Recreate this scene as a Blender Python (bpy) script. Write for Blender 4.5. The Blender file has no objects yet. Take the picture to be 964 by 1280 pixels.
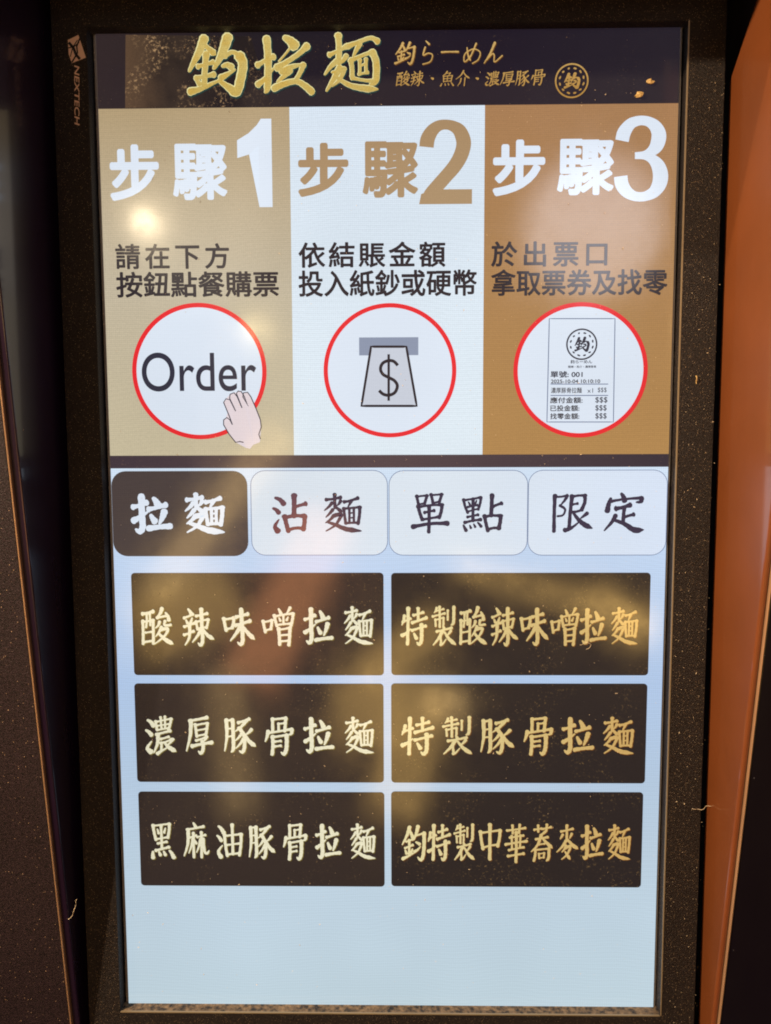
import bpy, bmesh, math, random
from mathutils import Vector, Matrix

random.seed(7)
scn = bpy.context.scene
C = scn.collection

# ------------------------------------------------------------------ camera
# frame used everywhere: x right, y up along the screen, z out of the screen
def V(x, y, z=0.0):
    return Vector((x, -z, y))

CAM_C = (0.00527322, -0.05616513, -0.43163271)          # x right, y down, z away
CAM_R = ((0.99987878, 0.00351217, 0.01516855),
         (-0.00215255, 0.99605273, -0.08873739),
         (-0.01542034, 0.08869399, 0.99593955))
FPX = 1000.0
cam_d = bpy.data.cameras.new('camera')
cam = bpy.data.objects.new('camera', cam_d); C.objects.link(cam)
m3 = lambda v: Vector((v[0], v[2], -v[1]))
rt, up, bk = m3(CAM_R[0]), -m3(CAM_R[1]), -m3(CAM_R[2])
M = Matrix((rt, up, bk)).transposed().to_4x4(); M.translation = m3(CAM_C)
cam.matrix_world = M
cam_d.sensor_width = 36; cam_d.lens = 36 * FPX / 1280
cam_d.clip_start = 0.01; cam_d.clip_end = 50
scn.camera = cam

# ------------------------------------------------------------------ world, lamps, exposure
scn.view_settings.view_transform = 'Standard'
scn.view_settings.look = 'None'
scn.view_settings.exposure = 0; scn.view_settings.gamma = 1
scn.cycles.filter_width = 1.9
w = bpy.data.worlds.new('World'); scn.world = w; w.use_nodes = True
nt = w.node_tree
bg = nt.nodes['Background']
tc = nt.nodes.new('ShaderNodeTexCoord')
nz = nt.nodes.new('ShaderNodeTexNoise'); nz.inputs['Scale'].default_value = 2.6; nz.inputs['Detail'].default_value = 2
rp = nt.nodes.new('ShaderNodeValToRGB')
rp.color_ramp.elements[0].position = .42; rp.color_ramp.elements[0].color = (.20, .08, .30, 1)
rp.color_ramp.elements[1].position = .68; rp.color_ramp.elements[1].color = (.62, .36, .20, 1)
nt.links.new(tc.outputs['Generated'], nz.inputs['Vector'])
nt.links.new(nz.outputs['Fac'], rp.inputs[0]); nt.links.new(rp.outputs[0], bg.inputs[0])
bg.inputs[1].default_value = 0.11

def area(name, pos, target, size, power, col, size_y=None):
    d = bpy.data.lights.new(name, 'AREA'); d.energy = power; d.color = col
    d.shape = 'DISK' if size_y is None else 'RECTANGLE'
    d.size = size
    if size_y is not None: d.size_y = size_y
    o = bpy.data.objects.new(name, d); C.objects.link(o)
    p = V(*pos); o.location = p
    o.rotation_euler = (V(*target) - p).to_track_quat('-Z', 'Y').to_euler()
    return o

def at(px, py, z=0.0):
    """a point measured on the photograph, laid on the plane z of the machine"""
    a, b = (px - 482) / FPX, (py - 640) / FPX
    d = [CAM_R[0][i] * a + CAM_R[1][i] * b + CAM_R[2][i] for i in range(3)]
    s = (-z - CAM_C[2]) / d[2]
    return (CAM_C[0] + s * d[0], -(CAM_C[1] + s * d[1]))

def mirror_pos(P, lz):
    """where a lamp at distance lz in front of the screen must hang to be mirrored at P on the glass"""
    cx, cy, cz = CAM_C[0], -CAM_C[1], -CAM_C[2]
    return ((P[0] * (cz + lz) - cx * lz) / cz, (P[1] * (cz + lz) - cy * lz) / cz, lz)

WARM = (1.0, .70, .40)
area('ceiling_lamp', (-.65, .515, .50), (.15, .1, 0), .03, 15.0, (1, .74, .48))
area('ceiling_lamp', (-1.1, 1.75, .85), (.17, 0, 0), .05, 30.0, (1, .78, .56))
area('spot_lamp', mirror_pos((-.127, .171), 1.3), (0, 0, 0), .042, .42, (1, .80, .52))
area('spot_lamp', mirror_pos((.107, .166), 1.2), (0, 0, 0), .26, 1.15, (.95, .93, 1))
area('spot_lamp', mirror_pos((-.10, .165), 1.3), (0, 0, 0), .30, .30, (1, .86, .66))
area('spot_lamp', mirror_pos((-.070, .115), 1.5), (0, 0, 0), .03, .22, (1, .75, .35))
# added area lights shaped as streaks, mirrored softly in dark parts of the screen
def reflection_light(px, py, w_, h_, rot, col, k=1.0, lz=.85):
    o = area('reflection_light', mirror_pos(at(px, py), lz), (0, 0, 0), w_, 20.0 * w_ * h_ * k, col, h_)
    o.rotation_euler.rotate_axis('Z', math.radians(rot))
AMBER, TAN_, RUST = (1, .60, .17), (1, .64, .24), (1, .38, .14)
reflection_light(272, 640, .34, .055, 50, TAN_, 1.0)
reflection_light(232, 765, .17, .11, 20, AMBER, .8)
reflection_light(365, 745, .30, .09, 62, RUST, .9)
reflection_light(690, 742, .34, .040, -14, AMBER, 1.1)
reflection_light(775, 770, .12, .05, -40, AMBER, 1.0)
reflection_light(505, 810, .16, .06, 35, AMBER, 1.0)
reflection_light(290, 925, .06, .24, 4, TAN_, .55)
reflection_light(458, 885, .11, .12, 0, AMBER, .8)
reflection_light(512, 935, .09, .22, -15, AMBER, .9)
reflection_light(557, 880, .07, .05, 0, TAN_, 1.3)

# ------------------------------------------------------------------ helpers
def link(o, parent=None):
    C.objects.link(o)
    if parent:
        o.parent = parent
        # vertices are written in the machine's frame: cancel the offset of the thing's base
        p = parent; off = Vector()
        while p: off += p.location; p = p.parent
        o.location = -off
    return o

def empty(name, loc, label, cat, group=None):
    o = bpy.data.objects.new(name, None); C.objects.link(o); o.location = V(*loc)
    o.empty_display_size = .02
    o['label'] = label; o['category'] = cat
    if group: o['group'] = group
    return o

def mesh_obj(name, me, mat, parent, label=None):
    if mat: me.materials.clear(); me.materials.append(mat)
    o = link(bpy.data.objects.new(name, me), parent)
    if label: o['label'] = label
    return o

def from_faces(name, verts, faces):
    me = bpy.data.meshes.new(name); me.from_pydata(verts, [], faces); me.update(); return me

def prism(name, pts, z, t, mat, parent, label=None, bevel=0):
    """flat plate: outline pts (counter-clockwise) facing the viewer at height z, thickness t behind"""
    n = len(pts)
    vs = [V(x, y, z) for x, y in pts] + [V(x, y, z - t) for x, y in pts]
    a = sum(pts[i][0] * pts[(i + 1) % n][1] - pts[(i + 1) % n][0] * pts[i][1] for i in range(n))
    idx = list(range(n)) if a > 0 else list(range(n))[::-1]
    fs = [tuple(idx)]
    for k in range(n):
        i, j = idx[k], idx[(k + 1) % n]
        fs.append((j, i, i + n, j + n))
    fs.append(tuple(i + n for i in idx[::-1]))
    return mesh_obj(name, from_faces(name, vs, fs), mat, parent, label)

def rrect(x0, y0, x1, y1, r, k=7):
    out = []
    for cx, cy, a0 in ((x1 - r, y1 - r, 0), (x0 + r, y1 - r, 90), (x0 + r, y0 + r, 180), (x1 - r, y0 + r, 270)):
        for i in range(k + 1):
            a = math.radians(a0 + 90 * i / k); out.append((cx + r * math.cos(a), cy + r * math.sin(a)))
    return out

def rect(x0, y0, x1, y1): return [(x0, y0), (x1, y0), (x1, y1), (x0, y1)]

def ring_mesh(name, outer, inner, z, t=.00004):
    n = len(outer)
    vs = [V(x, y, z) for x, y in outer] + [V(x, y, z) for x, y in inner]
    fs = [(i, (i + 1) % n, (i + 1) % n + n, i + n) for i in range(n)]
    me = from_faces(name, vs, fs)
    return me

def circle(cx, cy, rx, ry=None, n=96, a0=0):
    ry = ry or rx
    return [(cx + rx * math.cos(2 * math.pi * i / n + a0), cy + ry * math.sin(2 * math.pi * i / n + a0)) for i in range(n)]

def box(bm, x0, x1, y0, y1, z0, z1):
    vs = [bm.verts.new(V(x, y, z)) for x in (x0, x1) for y in (y0, y1) for z in (z0, z1)]
    for f in ((0, 1, 3, 2), (4, 6, 7, 5), (0, 4, 5, 1), (2, 3, 7, 6), (0, 2, 6, 4), (1, 5, 7, 3)):
        bm.faces.new([vs[i] for i in f])

def bm_obj(name, bm, mat, parent, label=None, bevel=0, seg=2):
    bmesh.ops.recalc_face_normals(bm, faces=bm.faces)
    me = bpy.data.meshes.new(name); bm.to_mesh(me); bm.free()
    o = mesh_obj(name, me, mat, parent, label)
    if bevel:
        m = o.modifiers.new('b', 'BEVEL'); m.width = bevel; m.segments = seg; m.limit_method = 'ANGLE'
        for p in me.polygons: p.use_smooth = False
    return o

# ------------------------------------------------------------------ materials
def srgb(r, g, b):
    f = lambda c: (c / 255 / 12.92) if c / 255 <= .04045 else ((c / 255 + .055) / 1.055) ** 2.4
    return (f(r), f(g), f(b), 1)

def N(t, typ, **kw):
    n = t.nodes.new(typ)
    for k, v in kw.items(): setattr(n, k, v)
    return n

def mixc(t, fac, a, b, mode='MIX'):
    n = N(t, 'ShaderNodeMix', data_type='RGBA', blend_type=mode)
    for sock, v in ((0, fac), (6, a), (7, b)):
        if hasattr(v, 'is_output'): t.links.new(v, n.inputs[sock])
        else: n.inputs[sock].default_value = v
    return n.outputs[2]

def math_n(t, op, a, b=None, c=None):
    n = N(t, 'ShaderNodeMath', operation=op)
    for i, v in enumerate((a, b, c)):
        if v is None: continue
        if hasattr(v, 'is_output'): t.links.new(v, n.inputs[i])
        else: n.inputs[i].default_value = v
    return n.outputs[0]

GLASS_ROUGH = .11
def screen_mat(name, stops, axis='Z', rng=(-.27, .27), pix=.05, grain=.05, flecks=None, sheen=.5, blot=None):
    """the lit picture of the display under its slightly matt glass: stops = [(pos, srgb), ...] along an axis"""
    m = bpy.data.materials.new(name); m.use_nodes = True; t = m.node_tree
    b = t.nodes['Principled BSDF']
    b.inputs['Base Color'].default_value = (.012, .011, .012, 1)
    b.inputs['Roughness'].default_value = GLASS_ROUGH
    b.inputs['Specular IOR Level'].default_value = sheen
    tc = N(t, 'ShaderNodeTexCoord'); sp = N(t, 'ShaderNodeSeparateXYZ'); t.links.new(tc.outputs['Object'], sp.inputs[0])
    mr = N(t, 'ShaderNodeMapRange'); mr.inputs[1].default_value, mr.inputs[2].default_value = rng
    t.links.new(sp.outputs[axis], mr.inputs[0])
    rp = N(t, 'ShaderNodeValToRGB')
    while len(rp.color_ramp.elements) < len(stops): rp.color_ramp.elements.new(.5)
    for e, (p, c) in zip(rp.color_ramp.elements, stops): e.position = p; e.color = srgb(*c)
    if len(stops) == 1: rp.color_ramp.elements[1].color = srgb(*stops[0][1])
    t.links.new(mr.outputs[0], rp.inputs[0])
    col = rp.outputs[0]
    if blot:      # second colour worn in softly over the picture
        nb = N(t, 'ShaderNodeTexNoise'); nb.inputs['Scale'].default_value = blot[1]; nb.inputs['Detail'].default_value = 4
        t.links.new(tc.outputs['Object'], nb.inputs[0])
        r2 = N(t, 'ShaderNodeMapRange'); r2.inputs[1].default_value = .45; r2.inputs[2].default_value = .75
        t.links.new(nb.outputs['Fac'], r2.inputs[0])
        col = mixc(t, r2.outputs[0], col, srgb(*blot[0]))
    # pixel rows and columns
    sy = math_n(t, 'SINE', math_n(t, 'MULTIPLY', sp.outputs['Z'], 2 * math.pi / .00105))
    sx = math_n(t, 'SINE', math_n(t, 'MULTIPLY', sp.outputs['X'], 2 * math.pi / .00105))
    pxl = math_n(t, 'MULTIPLY_ADD', math_n(t, 'ADD', sy, math_n(t, 'MULTIPLY', sx, .6)), pix * .6, 1.0)
    ng = N(t, 'ShaderNodeTexNoise'); ng.inputs['Scale'].default_value = 2300; ng.inputs['Detail'].default_value = 1
    t.links.new(tc.outputs['Object'], ng.inputs[0])
    gr = math_n(t, 'MULTIPLY_ADD', math_n(t, 'SUBTRACT', ng.outputs['Fac'], .5), grain * 4, 1.0)
    nu = N(t, 'ShaderNodeTexNoise'); nu.inputs['Scale'].default_value = 9; nu.inputs['Detail'].default_value = 2     # uneven backlight
    t.links.new(tc.outputs['Object'], nu.inputs[0])
    wz = math_n(t, 'MULTIPLY_ADD', nu.outputs['Fac'], .035, sp.outputs['Z'])
    mo = math_n(t, 'MULTIPLY_ADD', math_n(t, 'SINE', math_n(t, 'MULTIPLY', wz, 2 * math.pi / .0023)), pix * .16, 1.0)
    pxl = math_n(t, 'MULTIPLY', pxl, mo)
    k = math_n(t, 'MULTIPLY', math_n(t, 'MULTIPLY', pxl, gr), math_n(t, 'MULTIPLY_ADD', nu.outputs['Fac'], .22, .89))
    vm = N(t, 'ShaderNodeVectorMath', operation='SCALE'); t.links.new(col, vm.inputs[0]); t.links.new(k, vm.inputs['Scale'])
    col = vm.outputs[0]
    if flecks:
        fc, scale, thr, patch = flecks
        n1 = N(t, 'ShaderNodeTexNoise'); n1.inputs['Scale'].default_value = scale; n1.inputs['Detail'].default_value = 5; n1.inputs['Roughness'].default_value = .75
        t.links.new(tc.outputs['Object'], n1.inputs[0])
        n2 = N(t, 'ShaderNodeTexNoise'); n2.inputs['Scale'].default_value = patch; n2.inputs['Detail'].default_value = 3
        t.links.new(tc.outputs['Object'], n2.inputs[0])
        a = N(t, 'ShaderNodeMapRange'); a.inputs[1].default_value = thr; a.inputs[2].default_value = thr + .12
        t.links.new(n1.outputs['Fac'], a.inputs[0])
        c2 = N(t, 'ShaderNodeMapRange'); c2.inputs[1].default_value = .47; c2.inputs[2].default_value = .66
        t.links.new(n2.outputs['Fac'], c2.inputs[0])
        col = mixc(t, math_n(t, 'MULTIPLY', a.outputs[0], c2.outputs[0]), col, srgb(*fc))
    t.links.new(col, b.inputs['Emission Color']); b.inputs['Emission Strength'].default_value = 1
    # smears and dust on the glass change how it shines
    nr = N(t, 'ShaderNodeTexNoise'); nr.inputs['Scale'].default_value = 55; nr.inputs['Detail'].default_value = 6; nr.inputs['Roughness'].default_value = .7
    t.links.new(tc.outputs['Object'], nr.inputs[0])
    rr = N(t, 'ShaderNodeMapRange'); rr.inputs[1].default_value = .3; rr.inputs[2].default_value = .75
    rr.inputs[3].default_value = GLASS_ROUGH * .75; rr.inputs[4].default_value = GLASS_ROUGH * 1.5
    t.links.new(nr.outputs['Fac'], rr.inputs[0]); t.links.new(rr.outputs[0], b.inputs['Roughness'])
    return m

def solid(name, col, rough=.5, metal=0, coat=0, coat_r=.05, spec=.5, bump=None, specks=None, dust=None, grainy=None):
    m = bpy.data.materials.new(name); m.use_nodes = True; t = m.node_tree
    b = t.nodes['Principled BSDF']
    b.inputs['Roughness'].default_value = rough; b.inputs['Metallic'].default_value = metal
    b.inputs['Coat Weight'].default_value = coat; b.inputs['Coat Roughness'].default_value = coat_r
    b.inputs['Specular IOR Level'].default_value = spec
    tc = N(t, 'ShaderNodeTexCoord'); col_s = None; base = (*col, 1)
    nv = N(t, 'ShaderNodeTexNoise'); nv.inputs['Scale'].default_value = 30; nv.inputs['Detail'].default_value = 5
    t.links.new(tc.outputs['Object'], nv.inputs[0])
    col_s = mixc(t, nv.outputs['Fac'], tuple(c * .8 for c in col) + (1,), tuple(min(1, c * 1.2) for c in col) + (1,))
    if grainy:      # fine powder grain
        ng = N(t, 'ShaderNodeTexNoise'); ng.inputs['Scale'].default_value = grainy; ng.inputs['Detail'].default_value = 2
        t.links.new(tc.outputs['Object'], ng.inputs[0])
        g = N(t, 'ShaderNodeMapRange'); g.inputs[1].default_value = .35; g.inputs[2].default_value = .72; g.inputs[3].default_value = .25; g.inputs[4].default_value = 3.2
        t.links.new(ng.outputs['Fac'], g.inputs[0])
        vm = N(t, 'ShaderNodeVectorMath', operation='SCALE'); t.links.new(col_s, vm.inputs[0]); t.links.new(g.outputs[0], vm.inputs['Scale']); col_s = vm.outputs[0]
    if specks:      # dust grains lying on the surface
        sc, scale, size, dens = specks
        vo = N(t, 'ShaderNodeTexVoronoi'); vo.inputs['Scale'].default_value = scale
        t.links.new(tc.outputs['Object'], vo.inputs[0])
        lt = math_n(t, 'LESS_THAN', vo.outputs['Distance'], size)
        sp = N(t, 'ShaderNodeSeparateColor'); t.links.new(vo.outputs['Color'], sp.inputs[0])
        k = math_n(t, 'MULTIPLY', lt, math_n(t, 'LESS_THAN', sp.outputs[0], dens))
        col_s = mixc(t, math_n(t, 'MULTIPLY', k, sp.outputs[1]), col_s, sc)
    if dust:        # a film of dust on upward faces
        ge = N(t, 'ShaderNodeNewGeometry'); s3 = N(t, 'ShaderNodeSeparateXYZ'); t.links.new(ge.outputs['Normal'], s3.inputs[0])
        nd = N(t, 'ShaderNodeTexNoise'); nd.inputs['Scale'].default_value = 400; nd.inputs['Detail'].default_value = 5
        t.links.new(tc.outputs['Object'], nd.inputs[0])
        a = N(t, 'ShaderNodeMapRange'); a.inputs[1].default_value = .35; a.inputs[2].default_value = .7
        t.links.new(nd.outputs['Fac'], a.inputs[0])
        col_s = mixc(t, math_n(t, 'MULTIPLY', math_n(t, 'GREATER_THAN', s3.outputs['Z'], .5), a.outputs[0]), col_s, dust)
    t.links.new(col_s, b.inputs['Base Color'])
    nrg = N(t, 'ShaderNodeTexNoise'); nrg.inputs['Scale'].default_value = 18; nrg.inputs['Detail'].default_value = 7; nrg.inputs['Roughness'].default_value = .7
    mpg = N(t, 'ShaderNodeMapping'); mpg.inputs['Scale'].default_value = (1, 1, .25)
    t.links.new(tc.outputs['Object'], mpg.inputs[0]); t.links.new(mpg.outputs[0], nrg.inputs[0])
    t.links.new(math_n(t, 'MULTIPLY_ADD', nrg.outputs['Fac'], .30, rough - .15), b.inputs['Roughness'])
    if coat: t.links.new(math_n(t, 'MULTIPLY_ADD', nrg.outputs['Fac'], .16, max(.01, coat_r - .06)), b.inputs['Coat Roughness'])
    if bump:
        nb = N(t, 'ShaderNodeTexNoise'); nb.inputs['Scale'].default_value = bump[0]; nb.inputs['Detail'].default_value = 3; nb.inputs['Roughness'].default_value = .7
        t.links.new(tc.outputs['Object'], nb.inputs[0])
        bn = N(t, 'ShaderNodeBump'); bn.inputs['Strength'].default_value = bump[1]; bn.inputs['Distance'].default_value = bump[2]
        t.links.new(nb.outputs['Fac'], bn.inputs['Height']); t.links.new(bn.outputs[0], b.inputs['Normal'])
    return m

M_BEZEL = solid('powder_coated_black', (.0085, .0058, .0050), rough=.55, spec=.35, grainy=1500, bump=(1300, 1.0, .0008), specks=((.42, .30, .18, 1), 2100, .30, .12), dust=(.26, .17, .09, 1))
M_BLACK = solid('black_void', (.005, .003, .007), rough=.6)
M_ACRYL = solid('glossy_black_panel', (.014, .006, .018), rough=.30, spec=.3, coat=.45, coat_r=.05, specks=((.4, .25, .2, 1), 260, .05, .05))
M_ORANGE = solid('glossy_orange_panel', (.20, .056, .014), rough=.42, coat=.8, coat_r=.07, specks=((.95, .62, .35, 1), 210, .06, .10))
M_FRONT = solid('textured_black_front', (.013, .0075, .0095), rough=.5, spec=.4, grainy=1500, bump=(1300, .8, .0005), specks=((.6, .4, .25, 1), 1100, .25, .06))
M_FRONT2 = solid('smooth_black_front', (.006, .004, .006), rough=.35, specks=((.5, .5, .6, 1), 500, .10, .03))
M_HIGHLIGHT = solid('painted_edge_highlight', (.26, .20, .12), rough=.5, metal=.3)  # lamp light on the chamfer, put into a paler base colour
M_TRIM = solid('copper_edge', (.50, .30, .17), rough=.5, metal=.4)
M_DUST = solid('pale_dust', (.75, .60, .40), rough=.8)
M_FLAKE = solid('golden_flake', (.62, .42, .16), rough=.5, bump=(900, 1, .0005))
M_LOGO = solid('rose_gold_print', (.62, .40, .29), rough=.35)

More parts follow.
